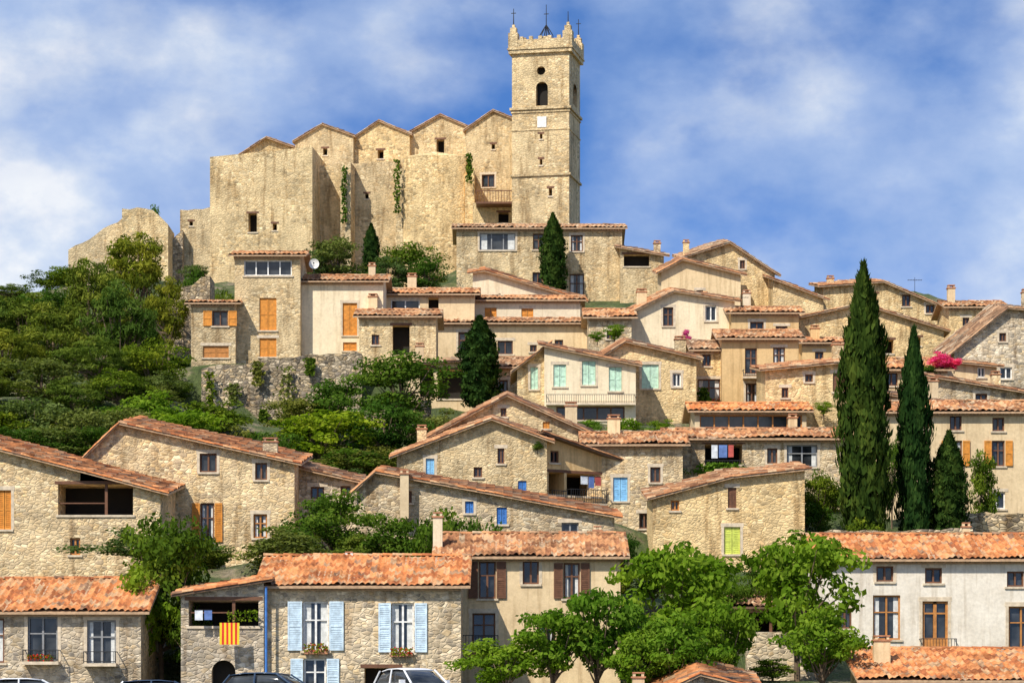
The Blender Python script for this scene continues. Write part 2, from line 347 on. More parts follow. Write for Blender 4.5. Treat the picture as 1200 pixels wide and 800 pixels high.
        if q[0]=='wash':
            t0,t1,a,b=conv_front(q); x=t0; i=0; fbox(M('washing_line','iron'),FR,t0,t1,b,b+.015,.5,.515)
            while x<t1-.2:
                w_=random.uniform(.25,.45); hh=random.uniform(.5,1)*(b-a)
                fbox(M('laundry_'+'abc'[i%3],'cloth_'+'abc'[i%3]),FR,x,min(x+w_,t1),b-hh,b,.49,.5); x+=w_+.06; i+=1
    if mode in('e','m','g'):
        xs=[-ov]+[t for t,_ in prof if .05<t<W-.05]+[W+ov]; ys=[y for y,_ in back]
        H=lambda x,y: interp(prof,x)+zy(y)
        sl=M('roof_edge',eave)
        per=.24 if d<150 else .3; crs=.42
        RV=[];RQ=[];RR=[];off=0
        for xa,xb in zip(xs[:-1],xs[1:]):
            for ya,yb in zip(ys[:-1],ys[1:]):
                cs=[(xa,ya),(xb,ya),(xb,yb),(xa,yb)]
                e1=1e-4; hs=[H(x+(e1 if x==xa else -e1),y+(e1 if y==ya else -e1)) for x,y in cs]
                sl.add([(x,y,h+.0) for (x,y),h in zip(cs,hs)]+[(x,y,h+.085) for (x,y),h in zip(cs,hs)],BF)
                if mode=='g': la,lb=yb-ya,xb-xa
                else: la,lb=xb-xa,yb-ya
                na=max(2,int(round(la/per))); nb=max(1,int(round(lb/crs)))
                A=np.linspace(0,1,na*4+1); sh_=np.array([0,.05,.075,.05]); ha=np.concatenate([np.tile(sh_,na),[0]])
                Bp=[];Bh=[]
                hbeg=hs[0]; hend=(hs[1] if mode=='g' else hs[3]); up=hend>hbeg
                for j in range(nb):
                    Bp+= [j/nb,(j+1)/nb]; Bh+=([.045,0] if up else [0,.045])
                Bp=np.array(Bp);Bh=np.array(Bh)
                ga,gb=np.meshgrid(A,Bp,indexing='ij'); 
                colj=rng.normal(size=na+1)*.018; cj=np.repeat(colj,4)[:len(A)]
                hz=ha[:,None]+Bh[None,:]+cj[:,None]+.09
                tj=rng.normal(size=(na+1,nb))*.015; hz=hz+np.repeat(np.repeat(tj,4,0)[:len(A)],2,1)
                fx,fy=(gb,ga) if mode=='g' else (ga,gb)
                zz=(hs[0]*(1-fx)*(1-fy)+hs[1]*fx*(1-fy)+hs[2]*fx*fy+hs[3]*(1-fx)*fy)+hz+.04*np.sin(fx*7+u0)*np.sin(fy*5+u1)
                jb=rng.normal(size=gb.shape)*.01
                V=np.stack([xa+(xb-xa)*fx+jb*(mode=='g'),ya+(yb-ya)*fy+jb*(mode!='g'),zz],-1).reshape(-1,3)
                nB=len(Bp); I=np.arange(len(A)*nB).reshape(len(A),nB)
                Q=np.stack([I[:-1,:-1],I[1:,:-1],I[1:,1:],I[:-1,1:]],-1).reshape(-1,4)
                tile=rng.random((na+1,nb+1)); ii=(np.arange(len(A)-1)+2)//4; jj=np.arange(nB-1)//2
                RV.append(V);RQ.append(Q+off);RR.append(tile[ii][:,jj].reshape(-1));off+=len(V)
        mkobj('roof_tiles',npmesh('roof_tiles',np.concatenate(RV),np.concatenate(RQ),np.concatenate(RR)),'roof_'+roof,parent,L0,th)
        if mode=='g':
            rc=M('verge_tiles','roof_'+roof)
            for xa,xb in zip(xs[:-1],xs[1:]):
                L_=xb-xa; k=max(1,int(L_/.4))
                for i in range(k):
                    x1_,x2_=xa+L_*i/k,xa+L_*(i+1)/k+.03; b=[]; n=5; jz=random.uniform(-.012,.012)
                    for xx,rr in((x1_,.11),(x2_,.09)):
                        zz_=H(min(max(xx,xa+1e-4),xb-1e-4),-ov)+.10+jz
                        for q_ in range(n+1): a_=math.pi*q_/n; b.append((xx,-ov+.05-rr*math.cos(a_),zz_+rr*math.sin(a_)*.8))
                    rc.add(b,[(q_,q_+1,n+2+q_,n+1+q_) for q_ in range(n)])
        if mode in('e','m') :
            yr=back[1][0]; zr=prof[0][1]+back[1][1]+.12
            rc=M('ridge_tiles','roof_'+roof); x=-ov
            while x<W+ov-.1:
                x2=min(x+.42,W+ov); n=6; b=[]; jz=random.uniform(-.015,.015)
                for xx,rr in((x,.13),(x2,.105)):
                    for k in range(n+1):
                        a_=math.pi*k/n; b.append((xx,yr+rr*math.cos(a_),zr+jz+rr*math.sin(a_)*.8))
                rc.add(b,[(k,k+1,n+2+k,n+1+k) for k in range(n)]); x+=.4
            if gen:
                g=M('genoise','eave'); zt=prof[0][1]
                x=-.02
                while x<W:
                    x2=min(x+.17,W+.02); fbox(g,FR,x,x2-.03,zt-.14,zt-.05,0,.17); x+=.19
                fbox(g,FR,-.02,W+.02,zt-.05,zt-.004,0,.2); fbox(g,FR,-.02,W+.02,zt-.20,zt-.14,0,.1)
        if not ch and 140<d<200 and gen and W>3 and random.random()<.55 and name!='church_part':
            lx=random.choice((.15,.3,.75,.85))*W; ly=dep*random.uniform(.3,.6); zt=H(lx,ly); hw=random.uniform(.22,.34); hh=random.uniform(.7,1.1)
            cm=M('chimney',random.choice((wall,'plaster_tan'))); cc=M('chimney_cap','terracotta')
            box(cm,(lx-hw,ly-.25,zt-.4),(lx+hw,ly+.25,zt+hh)); box(cc,(lx-hw-.05,ly-.3,zt+hh),(lx+hw+.05,ly+.3,zt+hh+.06))
            for sg in(-1,1): box(cm,(lx+sg*hw*.7-.05,ly-.2,zt+hh+.06),(lx+sg*hw*.7+.05,ly+.2,zt+hh+.18))
            box(cc,(lx-hw,ly-.25,zt+hh+.18),(lx+hw,ly+.25,zt+hh+.23))
    elif mode=='n':
        for (a,za),(b,zb) in zip(prof[:-1],prof[1:]):
            wm.add([(a,0,za),(b,0,zb),(b,dep,zb+zy(dep)),(a,dep,za+zy(dep))],[(0,1,2,3)])
    for q in ch:
        u,v,w,dd=q[:4]; mt=q[4] if len(q)>4 else 'plaster_tan'; D_=d+dd; wx,wy=xof(u,D_)-X0,D_-d
        lx,ly=wx*c+wy*s,-wx*s+wy*c; zt=zof(v,D_)-base; hw=w*D_/F/2
        hgt=q[5] if len(q)>5 else 2.2
        cm=M('chimney',mt); box(cm,(lx-hw,ly-hw*.8,zt-hgt),(lx+hw,ly+hw*.8,zt-.22))
        cc=M('chimney_cap','terracotta'); box(cc,(lx-hw-.05,ly-hw*.8-.05,zt-.22),(lx+hw+.05,ly+hw*.8+.05,zt-.16))
        for sg in(-1,1): box(cm,(lx+sg*hw*.7-.05,ly-hw*.7,zt-.16),(lx+sg*hw*.7+.05,ly+hw*.7,zt-.05))
        box(cc,(lx-hw,ly-hw*.8,zt-.05),(lx+hw,ly+hw*.8,zt))
    for (nm,mt),mb in parts.items():
        if mb.f: mbobj(nm,mb,mt,parent,L0,th)
    FOOT.append((X0,d,c,s,W,dep))
    if ctrl:
        for t in(0,W/2,W): CTRL.append((X0+t*c+s*.4,d+t*s-c*.4,base))
        CTRL.append((X0+W/2*c-s*dep,d+W/2*s+c*dep,base+.12*dep))
    return parent,dict(W=W,base=base,L0=L0,th=th,dz=dz,X0=X0,prof=prof)
SH='stone_house'
# ================================================================= FRONT ROW
block('stone_house',-40,165,716,830,113,dep=8,pitch=19,wall='stone_grey',roof='new',op=[('g',50,748,35,52,'gr'),('rail',50,768,42,14),('flow',48,772,30,10),('g',119,752,34,52,'gr'),('rail',119,770,38,14),('g',-12,750,34,52,'br')])
pf,inf=block('stone_house',310,540,686,830,113,dep=8,pitch=18,wall='stone_grey',roof='new',
  op=[('so',370,733,30,58,'lb'),('flow',371,760,28,12),('so',472,735,26,58,'lb'),('flow',471,764,26,10),('so',369,792,26,42,'lb'),('o',447,800,40,36)],
  ch=[(409,646,9,4,'c_wh',1.2)])
block('stone_house',212,309,[(212,697),(309,682)],830,112.6,dep=6,mode='g',rise=.04,wall='stone_grey',roof='new',ov=.35,
  op=[('O',262,718,82,30),('arch',262,790,28,34),('wash',240,722,20,14),('plant',285,722,36,14)],parent=pf,eave='eave_wood')
block('plastered_house',517,727,652,805,118,dep=7,pitch=17,wall='plaster_tan',roof='mid',
  op=[('so',571,679,20,44,'br','br'),('g',622,670,19,28),('so',670,680,19,42,'br','br'),('g',567,736,27,36,'br'),('rail',563,752,42,16),('g',640,737,22,32)],
  ch=[(513,600,11,1.2,'plaster_cream',3.4),(700,616,9,4,'plaster_tan')])
block('plastered_house',960,1230,655,775,124,dep=8,pitch=17,wall='plaster_white',roof='new',
  op=[('g',1037,672,20,18),('g',1094,674,20,18),('g',1190,678,20,18),('g',1039,723,32,52,'ob'),('d',1096,735,30,62,'ob'),('rail',1098,757,42,18),('g',1197,735,30,50,'ob'),('g',990,724,16,24,'br')],
  ch=[(1132,612,9,5,'plaster_tan')])
block('stone_house',1015,1230,797,850,109,dep=5,mode='m',pitch=13,wall='plaster_tan',roof='new',ch=[(1033,744,19,3,'plaster_tan',2.0)])
block('stone_shed',752,882,[(752,822),(820,790),(882,806)],850,106,dep=4,mode='g',rise=.15,wall='stone_grey',roof='new',ch=[(748,787,14,1,'plaster_tan')])
block('stone_veranda',852,935,712,760,121,dep=4,pitch=8,mode='m',wall='stone_grey',roof='old',op=[('O',893,727,74,26)],eave='eave_wood')
block('terrace_wall',875,968,[(875,742),(968,738)],800,118.5,dep=.6,mode='n',rough=.05,wall='stone_grey')
# ================================================================= SECOND ROW
block(SH,-60,188,[(-60,512),(188,577)],690,128,dep=6,mode='g',rise=.09,roof='new',wall='stone',ov=.4,
  op=[('O',112,585,88,36),('s',5,597,16,46,'or'),('g',88,640,12,20,'ob')])
block(SH,88,345,[(88,548),(140,497),(345,543)],668,134,dep=7,mode='g',rise=.08,roof='new',wall='stone',ov=.35,
  op=[('g',244,542,20,22),('g',306,552,14,20),('so',243,612,16,46,'or','br'),('g',305,616,16,28,'ob')],
  ch=[(317,513,17,2.5,'stone')])
block(SH,345,424,[(345,548),(424,566)],640,137,dep=5,mode='g',rise=.08,roof='mid',wall='stone_grey',op=[('g',372,577,16,14),('g',405,575,12,12)])
block(SH,418,720,[(418,574),(440,554),(720,606)],668,131,dep=6,mode='g',rise=.12,roof='new',wall='stone',ov=.35,
  op=[('s',588,604,12,20,'bl'),('s',550,594,10,14,'bl'),('g',668,623,20,22,'gr'),('s',478,582,9,14,'br')],ch=[(474,550,10,-.5,'plaster_tan',2.2)])
block(SH,465,641,[(465,534),(576,492),(641,516)],600,146,dep=7,mode='g',rise=.06,roof='mid',wall='stone_gold',
  op=[('g',587,534,8,18),('s',504,549,10,24,'cy'),('g',560,553,10,12,'br'),('s',612,570,10,14,'bl')])
block(SH,641,720,[(641,512),(720,540)],610,147,yaw=28,dep=6,mode='g',rise=.0,roof='mid',wall='plaster_ochre',ov=.5,eave='eave_wood',
  op=[('O',652,566,18,26),('O',684,568,40,26),('rail',684,582,42,16),('rail',650,582,18,14),('g',650,535,10,14),('wash',688,566,26,14)])
block(SH,500,700,[(500,514),(594,464),(700,512)],560,153,dep=6,mode='g',rise=.05,roof='mid',wall='stone_gold',op=[('g',590,483,7,10),('s',640,498,8,8,'or')])
block(SH,688,800,521,640,148.5,dep=6,pitch=15,wall='stone',roof='mid',op=[('s',727,573,17,28,'cy'),('g',768,556,12,18,'br'),('g',755,610,12,18,'br')])
block('stone_house',765,943,[(765,584),(858,560),(943,551)],672,138,dep=6,mode='g',rise=.06,roof='mid',wall='stone_gold',ov=.3,
  op=[('g',791,592,10,12,'ob'),('s',858,583,10,24,'br'),('s',858,633,19,32,'ye')])
# ================================================================= MIDDLE ROW
block(SH,785,985,514,600,151.5,dep=5,pitch=15,roof='mid',wall='stone',op=[('wash',848,530,30,16),('O',848,532,44,24),('rail',848,546,46,12),('g',940,534,36,26,'gr'),('g',905,534,12,18),('plant',815,553,50,8),('plant',850,549,40,6)])
block('plastered_house',638,745,[(638,406),(745,428)],500,165,dep=6,mode='g',rise=.05,roof='mid',wall='plaster_cream',ov=.35,
  op=[('s',656,440,15,26,'mi'),('s',690,437,16,28,'mi'),('s',721,444,15,28,'mi'),('g',692,484,80,16,'br'),('rail',692,468,104,10)])
block('stone_house',606,639,[(606,433),(639,408)],500,166,dep=5,mode='g',rise=.0,roof='mid',wall='stone_gold',op=[('s',626,443,9,26,'mi')])
block(SH,706,816,[(706,418),(733,401),(816,420)],500,168,dep=6,mode='g',rise=.06,roof='mid',wall='stone_gold',op=[('s',762,441,20,28,'mi'),('W',793,445,10,16)],ch=[(797,394,13,1,'stone_gold')])
block(SH,814,848,410,500,172,dep=5,wall='stone_gold',op=[('g',831,457,26,26,'br'),('flow',831,471,24,8),('g',828,422,10,14)])
block(SH,846,936,397,490,171,dep=6,pitch=15,wall='plaster_ochre',roof='mid',op=[('g',880,423,14,30,'br'),('g',913,418,14,22,'br'),('g',881,463,14,28,'br'),('g',914,465,12,24,'br'),('rail',880,438,20,8)])
block('stone_house',814,945,482,520,160,dep=5,pitch=14,wall='plaster_tan',roof='new',op=[('p',880,494,120,16,'ob')])
block('terrace_wall',690,820,[(690,503),(820,505)],530,157,dep=.7,mode='n',rough=.06,wall='stone_rubble')
block(SH,897,1003,[(897,434),(1003,424)],520,163,dep=6,mode='g',rise=.06,roof='mid',wall='stone_gold',op=[('g',948,443,9,9),('s',985,448,18,22,'br'),('g',920,460,8,12)])
block(SH,1000,1110,433,520,166,dep=6,wall='plaster_tan',roof='mid',op=[('g',1045,444,14,16),('g',1085,452,14,16),('g',1045,492,12,16)])
block(SH,1085,1210,[(1085,441),(1210,462)],520,163,dep=6,mode='g',rise=.15,wall='stone',roof='mid',op=[('g',1150,466,14,10)])
block(SH,1110,1168,[(1110,424),(1168,430)],500,169,dep=4,mode='g',rise=.1,wall='plaster_tan',roof='mid',op=[('W',1150,436,9,12)])
block(SH,1035,1110,[(1035,462),(1110,474)],520,157,dep=5,mode='g',rise=.15,wall='stone_grey',roof='old',op=[('g',1070,476,9,8)])
block(SH,1035,1240,483,615,151,dep=6,pitch=15,wall='plaster_tan',roof='mid',
  op=[('g',1082,494,14,16),('g',1120,495,14,18),('g',1170,497,14,16),('so',1120,531,15,30,'or','br'),('so',1170,531,15,30,'or','br'),('g',1168,586,20,20,'wh'),('s',1062,540,14,24,'br'),('W',1090,590,12,18)])
block('terrace_wall',1130,1230,[(1130,600),(1230,604)],650,143,dep=.8,mode='n',rough=.08,wall='stone_rubble')
block('retaining_wall',950,1140,[(950,622),(1140,620)],690,136,dep=.8,mode='n',rough=.08,wall='stone_rubble')
# ================================================================= UPPER ROW
block('stone_house',275,352,300,425,180,dep=5.5,pitch=12,wall='stone_gold',roof='mid',op=[('p',314,314,56,18,'wh'),('s',314,368,20,38,'or'),('s',314,407,20,22,'or')])
block('plastered_house',352,449,330,425,181,dep=6,pitch=14,wall='plaster_cream',roof='mid',op=[('s',410,374,17,38,'or'),('s',410,406,16,10,'or')],ch=[(436,308,8,3,'plaster_tan')])
block('stone_house',224,276,356,430,179,dep=5,pitch=10,wall='stone_gold',roof='mid',op=[('so',258,373,18,18,'or','br'),('s',253,412,30,14,'ob')])
block('stone_house',421,511,371,440,178,dep=5,pitch=15,wall='stone_gold',roof='mid',op=[('o',470,398,20,34),('g',440,398,9,12)])
block('plastered_house',449,556,345,400,186,dep=5,pitch=14,wall='plaster_tan',roof='mid',op=[('p',475,359,34,16,'wh'),('o',508,357,12,16)])
block('plastered_house',554,682,[(554,320),(568,318),(682,352)],400,192,dep=5,mode='g',rise=.05,wall='plaster_cream',roof='new',op=[])
block('plastered_house',540,680,352,400,189,dep=3.5,pitch=14,wall='plaster_cream',roof='mid',op=[('s',575,367,14,13,'or'),('s',618,368,14,13,'or')])
block('plastered_house',508,694,379,450,185,dep=4,pitch=14,wall='plaster_tan',roof='mid',op=[('d',546,408,18,38,'br'),('g',592,407,18,16,'br'),('g',655,405,10,14),('g',625,408,8,8)])
block('stone_house',478,560,[(478,428),(560,422)],480,174,dep=5,mode='g',rise=.08,wall='plaster_tan',roof='old',op=[('o',500,448,16,34),('o',528,450,30,34)],eave='eave_wood')
block('stone_house',560,612,430,500,172,dep=5,wall='stone',roof='old',op=[('g',590,452,10,14)])
block('plastered_house',735,861,[(735,369),(790,342),(861,353)],425,182,dep=6,mode='g',rise=.06,wall='plaster_cream',roof='mid',op=[('g',783,371,12,22,'br'),('W',833,367,13,18)])
block(SH,801,908,[(801,302),(855,285),(908,320)],360,197,dep=7,mode='g',rise=.05,wall='stone_gold',roof='old',op=[('g',870,310,6,10),('g',830,330,8,10)],ch=[(804,281,7,.5,'stone_gold')])
block(SH,775,868,[(775,318),(800,305),(868,322)],380,191,dep=5,mode='g',rise=.05,wall='plaster_tan',roof='mid',op=[('g',820,345,8,10)])
block(SH,906,965,[(906,328),(965,350)],390,193,dep=5,mode='g',rise=.12,wall='stone_gold',roof='mid')
block(SH,857,936,367,430,180,dep=5,pitch=14,wall='plaster_ochre',roof='mid',op=[('g',887,386,16,18,'br'),('g',916,390,14,16,'br')],ch=[(875,340,9,3,'plaster_cream')])
block(SH,934,1106,[(934,374),(1010,358),(1106,388)],440,184,dep=6,mode='g',rise=.0,wall='stone_gold',roof='mid',op=[('o',1042,406,10,16),('o',1075,400,8,10)],ch=[(953,395,8,-.6,'plaster_tan')])
block(SH,940,1000,402,440,178,dep=4,pitch=13,wall='plaster_ochre',roof='mid',op=[('g',960,418,10,12),('g',982,416,8,12)])
block(SH,965,1122,[(965,336),(1035,331),(1122,368)],400,198,dep=6,mode='g',rise=.05,wall='stone_gold',roof='mid',op=[('o',1022,348,12,8),('g',1062,352,10,14),('g',1090,362,10,10)],ch=[(973,323,8,1,'stone')])
block(SH,1118,1240,[(1118,412),(1180,362),(1240,366)],470,174,dep=6,mode='g',rise=.1,wall='stone_grey',roof='old',op=[('W',1179,437,14,14),('o',1150,432,10,12),('g',1175,395,8,10)])
block(SH,1112,1175,360,410,186,dep=5,pitch=14,wall='stone_gold',roof='mid',op=[('g',1132,378,8,12)])
block('stone_house',535,729,268,352,205,dep=6,pitch=13,wall='stone_gold',roof='old',op=[('p',583,283,42,20,'gr'),('g',631,283,13,19,'br'),('g',676,285,14,19,'br'),('g',676,335,17,28,'br'),('g',630,327,12,16,'br')])
block('stone_house',727,778,[(727,291),(778,300)],360,203,dep=5,mode='g',rise=.1,wall='stone_gold',roof='old',op=[('o',746,305,30,14)],ch=[(770,282,8,1,'stone')])
block('stone_house',690,740,372,430,180,dep=5,wall='stone',roof='mid',op=[('g',715,392,8,10)])
# walls & ruins
block('retaining_wall',236,424,[(236,432),(300,422),(424,412)],505,176,dep=1.2,mode='n',rough=.15,wall='stone_rubble')
block('garden_wall',380,505,[(380,498),(505,470)],520,168,dep=.8,mode='n',rough=.15,wall='stone_rubble')
block('ruined_wall',80,146,[(80,294),(143,256)],345,216,dep=3,mode='n',rough=.12,wall='stone_gold')
block('ruined_tower',143,197,[(143,243),(178,246),(197,262)],345,215,dep=4,mode='n',rough=.12,wall='stone_gold')
block('ruined_wall',190,214,[(190,300),(214,268)],345,218,dep=1.2,mode='n',rough=.25,wall='stone_rubble')
block('ruined_wall',211,246,[(211,246),(246,244)],345,219,dep=3,mode='n',rough=.1,wall='stone_gold',op=[('o',224,262,4,5)])
block('ruined_wall',196,246,[(196,345),(246,320)],420,190,dep=3,mode='n',rough=.3,wall='stone_rubble')
# ================================================================= CHURCH
CH=empty('church',(xof(450,222),222,zof(350,222)))
def cb(*a,**k): 
    k.setdefault('wall','stone_gold'); k['parent']=CH; k.setdefault('below',5); return block('church_part',*a,**k)
cb(246,366,[(246,184),(366,172)],355,219,yaw=-5,dep=8,mode='n',rise=0,op=[('o',296,261,10,22),('o',322,266,5,8)])
cb(280,350,[(280,184),(312,163),(350,176)],300,229,dep=9,mode='g',rise=0,roof='old')
for (a,ap,b,vl,va,vr) in((346,378,414,166,147,160),(411,444,480,165,143,158),(477,516,549,158,136,150),(546,578,616,153,131,146)):
    ops={346:[('o',381,178,5,8)],411:[('o',446,181,7,10)],477:[('o',516,173,9,19)],546:[('o',578,172,4,6),('g',572,212,15,15,'br')]}[a]
    cb(a,b,[(a,vl),(ap,va),(b,vr)],350,226-(4 if a>540 else 0),yaw=-8,dep=12,mode='g',rise=0,ov=.2,roof='old',op=ops)
cb(365,400,[(365,197),(400,191)],355,222,dep=3,mode='n',rise=.2); cb(399,411,[(399,190),(411,190)],355,220.3,dep=4,mode='n',yaw=-6)
cb(411,466,[(411,192),(466,189)],355,222.3,dep=3,mode='n',rise=.2,op=[('o',430,230,4,6)]); cb(464,474,[(464,200),(474,196)],355,220.5,dep=3,mode='n')
cb(472,546,[(472,186),(546,181)],360,220.5,dep=5,yaw=-3,mode='n'); cb(545,556,[(545,206),(556,200)],355,219.5,dep=4,mode='n')
cb(554,606,[(554,238),(606,234)],300,218,dep=5,mode='n',op=[('o',590,255,12,12)])
cb(604,618,[(604,150),(618,150)],300,219.5,yaw=12,dep=6,mode='n')
mb=MB(); n=14; uc=510; dd=220.3; r=37*dd/F
for i in range(n):
    a0,a1=math.pi*i/n,math.pi*(i+1)/n
    P_=lambda a,z,rr=1:(xof(uc,dd)-math.cos(a)*r*rr-CH.location.x,dd-math.sin(a)*r*.28*rr-CH.location.y,z-CH.location.z)
    zt=zof(184,dd); zb=zof(400,dd)
    mb.add([P_(a0,zb,1.04),P_(a1,zb,1.04),P_(a1,zt),P_(a0,zt)],[(0,1,2,3)]); mb.add([P_(a0,zt),P_(a1,zt),(xof(uc,dd)-CH.location.x,dd-CH.location.y,zt+.4-CH.location.z)],[(0,1,2)])
mbobj('apse_wall',mb,'stone_gold',CH,(0,0,0))
mb=MB(); x0,x1=xof(558,217.2)-CH.location.x,xof(604,217.2)-CH.location.x; zz=zof(238,217)-CH.location.z
box(mb,(x0,-5.6,zz-.15),(x1,-4,zz)); 
for i in range(15): xx=x0+(x1-x0)*i/14; box(mb,(xx-.02,-5.55,zz),(xx+.02,-5.5,zz+.8))
box(mb,(x0-.03,-5.57,zz+.8),(x1+.03,-5.48,zz+.87)); mbobj('balcony',mb,'c_br',CH,(0,0,0))
_,T=cb(600,667,[(600,60),(667,58)],300,214,yaw=-12,dep=4.3,mode='n',op=[('round',634,83,10,10),('arch',635,110,14,28),('o',634,160,3,6),('o',634,190,3,7),('o',645,225,4,9)],sop=[('arch',674,112,5,26)])
W=T['W']; base=T['base']; zt=T['prof'][0][1]; dpp=4.3
tm=MB(); Z=lambda v:T['dz'](634,v)[1]-base
for v,o_,h in((60,.22,.3),(57,.3,.12),(127,.16,.18),(205,.12,.16),(131,.07,.1),(152,.05,.08)):
    z=Z(v); box(tm,(-o_,-o_,z-h/2),(W+o_,dpp+o_,z+h/2))
zt=Z(57)+.05
for (a,b) in(((-.2,-.2),(W+.2,.15)),((-.2,dpp-.15),(W+.2,dpp+.2)),((-.2,.15),(.15,dpp-.15)),((W-.15,.15),(W+.2,dpp-.15))): box(tm,(a[0],a[1],zt),(b[0],b[1],zt+.62))
for x in(-.24,W-.45):
    for y in(-.24,dpp-.45):
        box(tm,(x,y,zt+.002),(x+.7,y+.7,zt+1.15)); box(tm,(x+.12,y+.12,zt+1.15),(x+.58,y+.58,zt+1.55)); box(tm,(x+.25,y+.25,zt+1.55),(x+.45,y+.45,zt+1.8))
for k in range(5):
    x=.75+(W-1.5)*k/4; box(tm,(x-.13,-.2,zt+.62),(x+.13,.12,zt+.85)); box(tm,(W-.12,x-.13,zt+.62),(W+.2,x+.13,zt+.85))
box(tm,(W/2-.3,dpp/2-.3,zt-.2),(W/2+.3,dpp/2+.3,zt+1.3))
mbobj('tower_cornices',tm,'stone_gold',CH,T['L0'],T['th'])
im=MB()
for x,y,h in((.1,.1,1.2),(W-.1,.1,.8),(W/2,dpp/2,2.4),(W-.1,dpp-.1,1.2)):
    b0=zt+(1.8 if h<2 else 1.3); tube(im,[(x,y,b0),(x,y,b0+h)],[.045,.025],6)
    if h>1: box(im,(x-.18,y-.02,b0+h*.7),(x+.18,y+.02,b0+h*.7+.05))
x,y=W/2,dpp/2
for a in range(6):
    an=a*math.pi/3; tube(im,[(x+.55*math.cos(an),y+.55*math.sin(an),zt+.6),(x+.5*math.cos(an),y+.5*math.sin(an),zt+1.4),(x+.2*math.cos(an),y+.2*math.sin(an),zt+1.9),(x,y,zt+2.2)],[.035]*4,5)
mbobj('ironwork',im,'iron',CH,T['L0'],T['th'])
cm=MB(); t_,z_=T['dz'](635,143); z_-=base; box(cm,(t_-.34,-.04,z_-.4),(t_+.34,.02,z_+.4)); mbobj('clock_panel',cm,'c_wh',CH,T['L0'],T['th'])  # tower clock, modelled as a blank pale panel without a dial
mb=MB(); x,y=xof(313,112.9),112.5; tube(mb,[(x-pf.location.x,y-113-.05,zof(688,113)-pf.location.z),(x-pf.location.x,y-113-.05,zof(832,113)-pf.location.z)],[.05,.05],8); mbobj('drainpipe',mb,'c_bl',pf,(0,0,0))
mb={0:MB(),1:MB()}; fe=empty('catalan_flag',(xof(269,111.9),111.9,zof(742,111.9)))
for i in range(9):
    w=.76/9; x=-.38+i*w; n=5
    for k in range(n):
        za,zb=.42-.84*k/n,.42-.84*(k+1)/n; yf=lambda x,z:-.03*math.sin(x*9+z*3)-.02
        mb[i%2].add([(x,yf(x,za),za),(x+w,yf(x+w,za),za),(x+w,yf(x+w,zb),zb),(x,yf(x,zb),zb)],[(0,1,2,3)])
mbobj('yellow_stripes',mb[0],'flag_y',fe,(0,0,0)); mbobj('red_stripes',mb[1],'flag_r',fe,(0,0,0))
def dish(u,v,d):
    e=empty('satellite_dish',(xof(u,d),d,zof(v,d))); mb=MB(); n=14
    vs=[(0,.08,0)]; fs=[]
    for r_,dy in ((.17,.06),(.32,0)):
        for k in range(n): vs.append((r_*math.cos(2*math.pi*k/n),dy,r_*math.sin(2*math.pi*k/n)))
    for k in range(n): fs.append((0,1+k,1+(k+1)%n)); fs.append((1+k,1+(k+1)%n,1+n+(k+1)%n,1+n+k))
    mb.add(vs,fs); mbobj('reflector',mb,'c_wh',e,(0,0,0)); mb=MB(); tube(mb,[(0,.1,0),(0,.15,-.6)],[.02,.02],6); tube(mb,[(0,.0,-.3),(0,-.25,0)],[.012,.012],5); box(mb,(-.04,-.32,-.04),(.04,-.24,.04)); mbobj('bracket',mb,'iron',e,(0,0,0))
dish(368,309,180.5)
def antenna(u,v,d,h=2):
    e=empty('tv_antenna',(xof(u,d),d,zof(v,d)-h)); mb=MB(); tube(mb,[(0,0,-.6),(0,0,h)],[.02,.015],5); box(mb,(-.5,-.01,h-.2),(.5,.01,h-.17))
    for i in range(6): box(mb,(-.45+i*.18,-.2,h-.19),(-.43+i*.18,.2,h-.175))
    mbobj('mast',mb,'iron',e,(0,0,0))
antenna(1072,325,199); antenna(868,345,181,1.3)
# ================================================================= TERRAIN
for u,v,d in [(0,475,168),(100,472,168),(190,470,172),(-150,480,165),(-300,520,165),(0,545,147),(200,548,150),(-200,560,145),(270,500,172),(330,508,170),(430,505,166),(400,565,152),(300,562,152),(500,565,155),
  (1260,615,150),(1400,640,150),(1000,640,134),(1070,640,134),(900,700,128),(700,700,127),(600,805,112),(0,365,210),(-150,380,205),(-400,420,205),(60,350,212),(380,345,212),(480,345,212),(700,345,212),(1200,375,200),(1350,400,200),(1300,470,175),(900,350,212),(1050,350,210),
  (400,320,240),(600,320,240),(200,320,240),(800,330,235),(1000,345,230),(200,640,126),(300,660,125),(420,660,124),(820,700,124),(800,830,110),(900,800,113),(240,820,114),(420,835,111),(50,835,111),(200,690,125),(960,820,112),(1100,835,111)]:
    CTRL.append((xof(u,d),d,zof(v,d)))
for x in(-60,-40,-20,0,20,40,60): CTRL+= [(x,106,.92),(x,99,.8)]
for x,y,z in[(-90,105,0),(90,105,0),(-110,150,8),(110,150,8),(-130,200,14),(120,200,18),(-60,270,24),(0,275,26),(60,270,24),(-120,300,8),(120,300,10),(0,340,10),(-300,200,0),(300,200,2),(0,450,-2),(-300,500,-4),(300,500,-4),(0,900,-5),(1000,500,-5),(-1000,500,-5),(0,2000,-5),(2000,2000,-5),(-2000,2000,-5)]: CTRL.append((x,y,z))
CP=np.array(CTRL)
def terr(x,y):
    x=np.asarray(x,float); y=np.asarray(y,float)
    d2=(x[...,None]-CP[:,0])**2+(y[...,None]-CP[:,1])**2+1.5; w=1/d2**2.0
    z=(w*CP[:,2]).sum(-1)/w.sum(-1)
    fl=np.interp(y,[-400,0,40,80,99,107.5,110],[-2,-1.7,-1.4,-.3,.75,.92,.98]); t=np.clip((y-108)/3.5,0,1)
    return fl*(1-t)+z*t
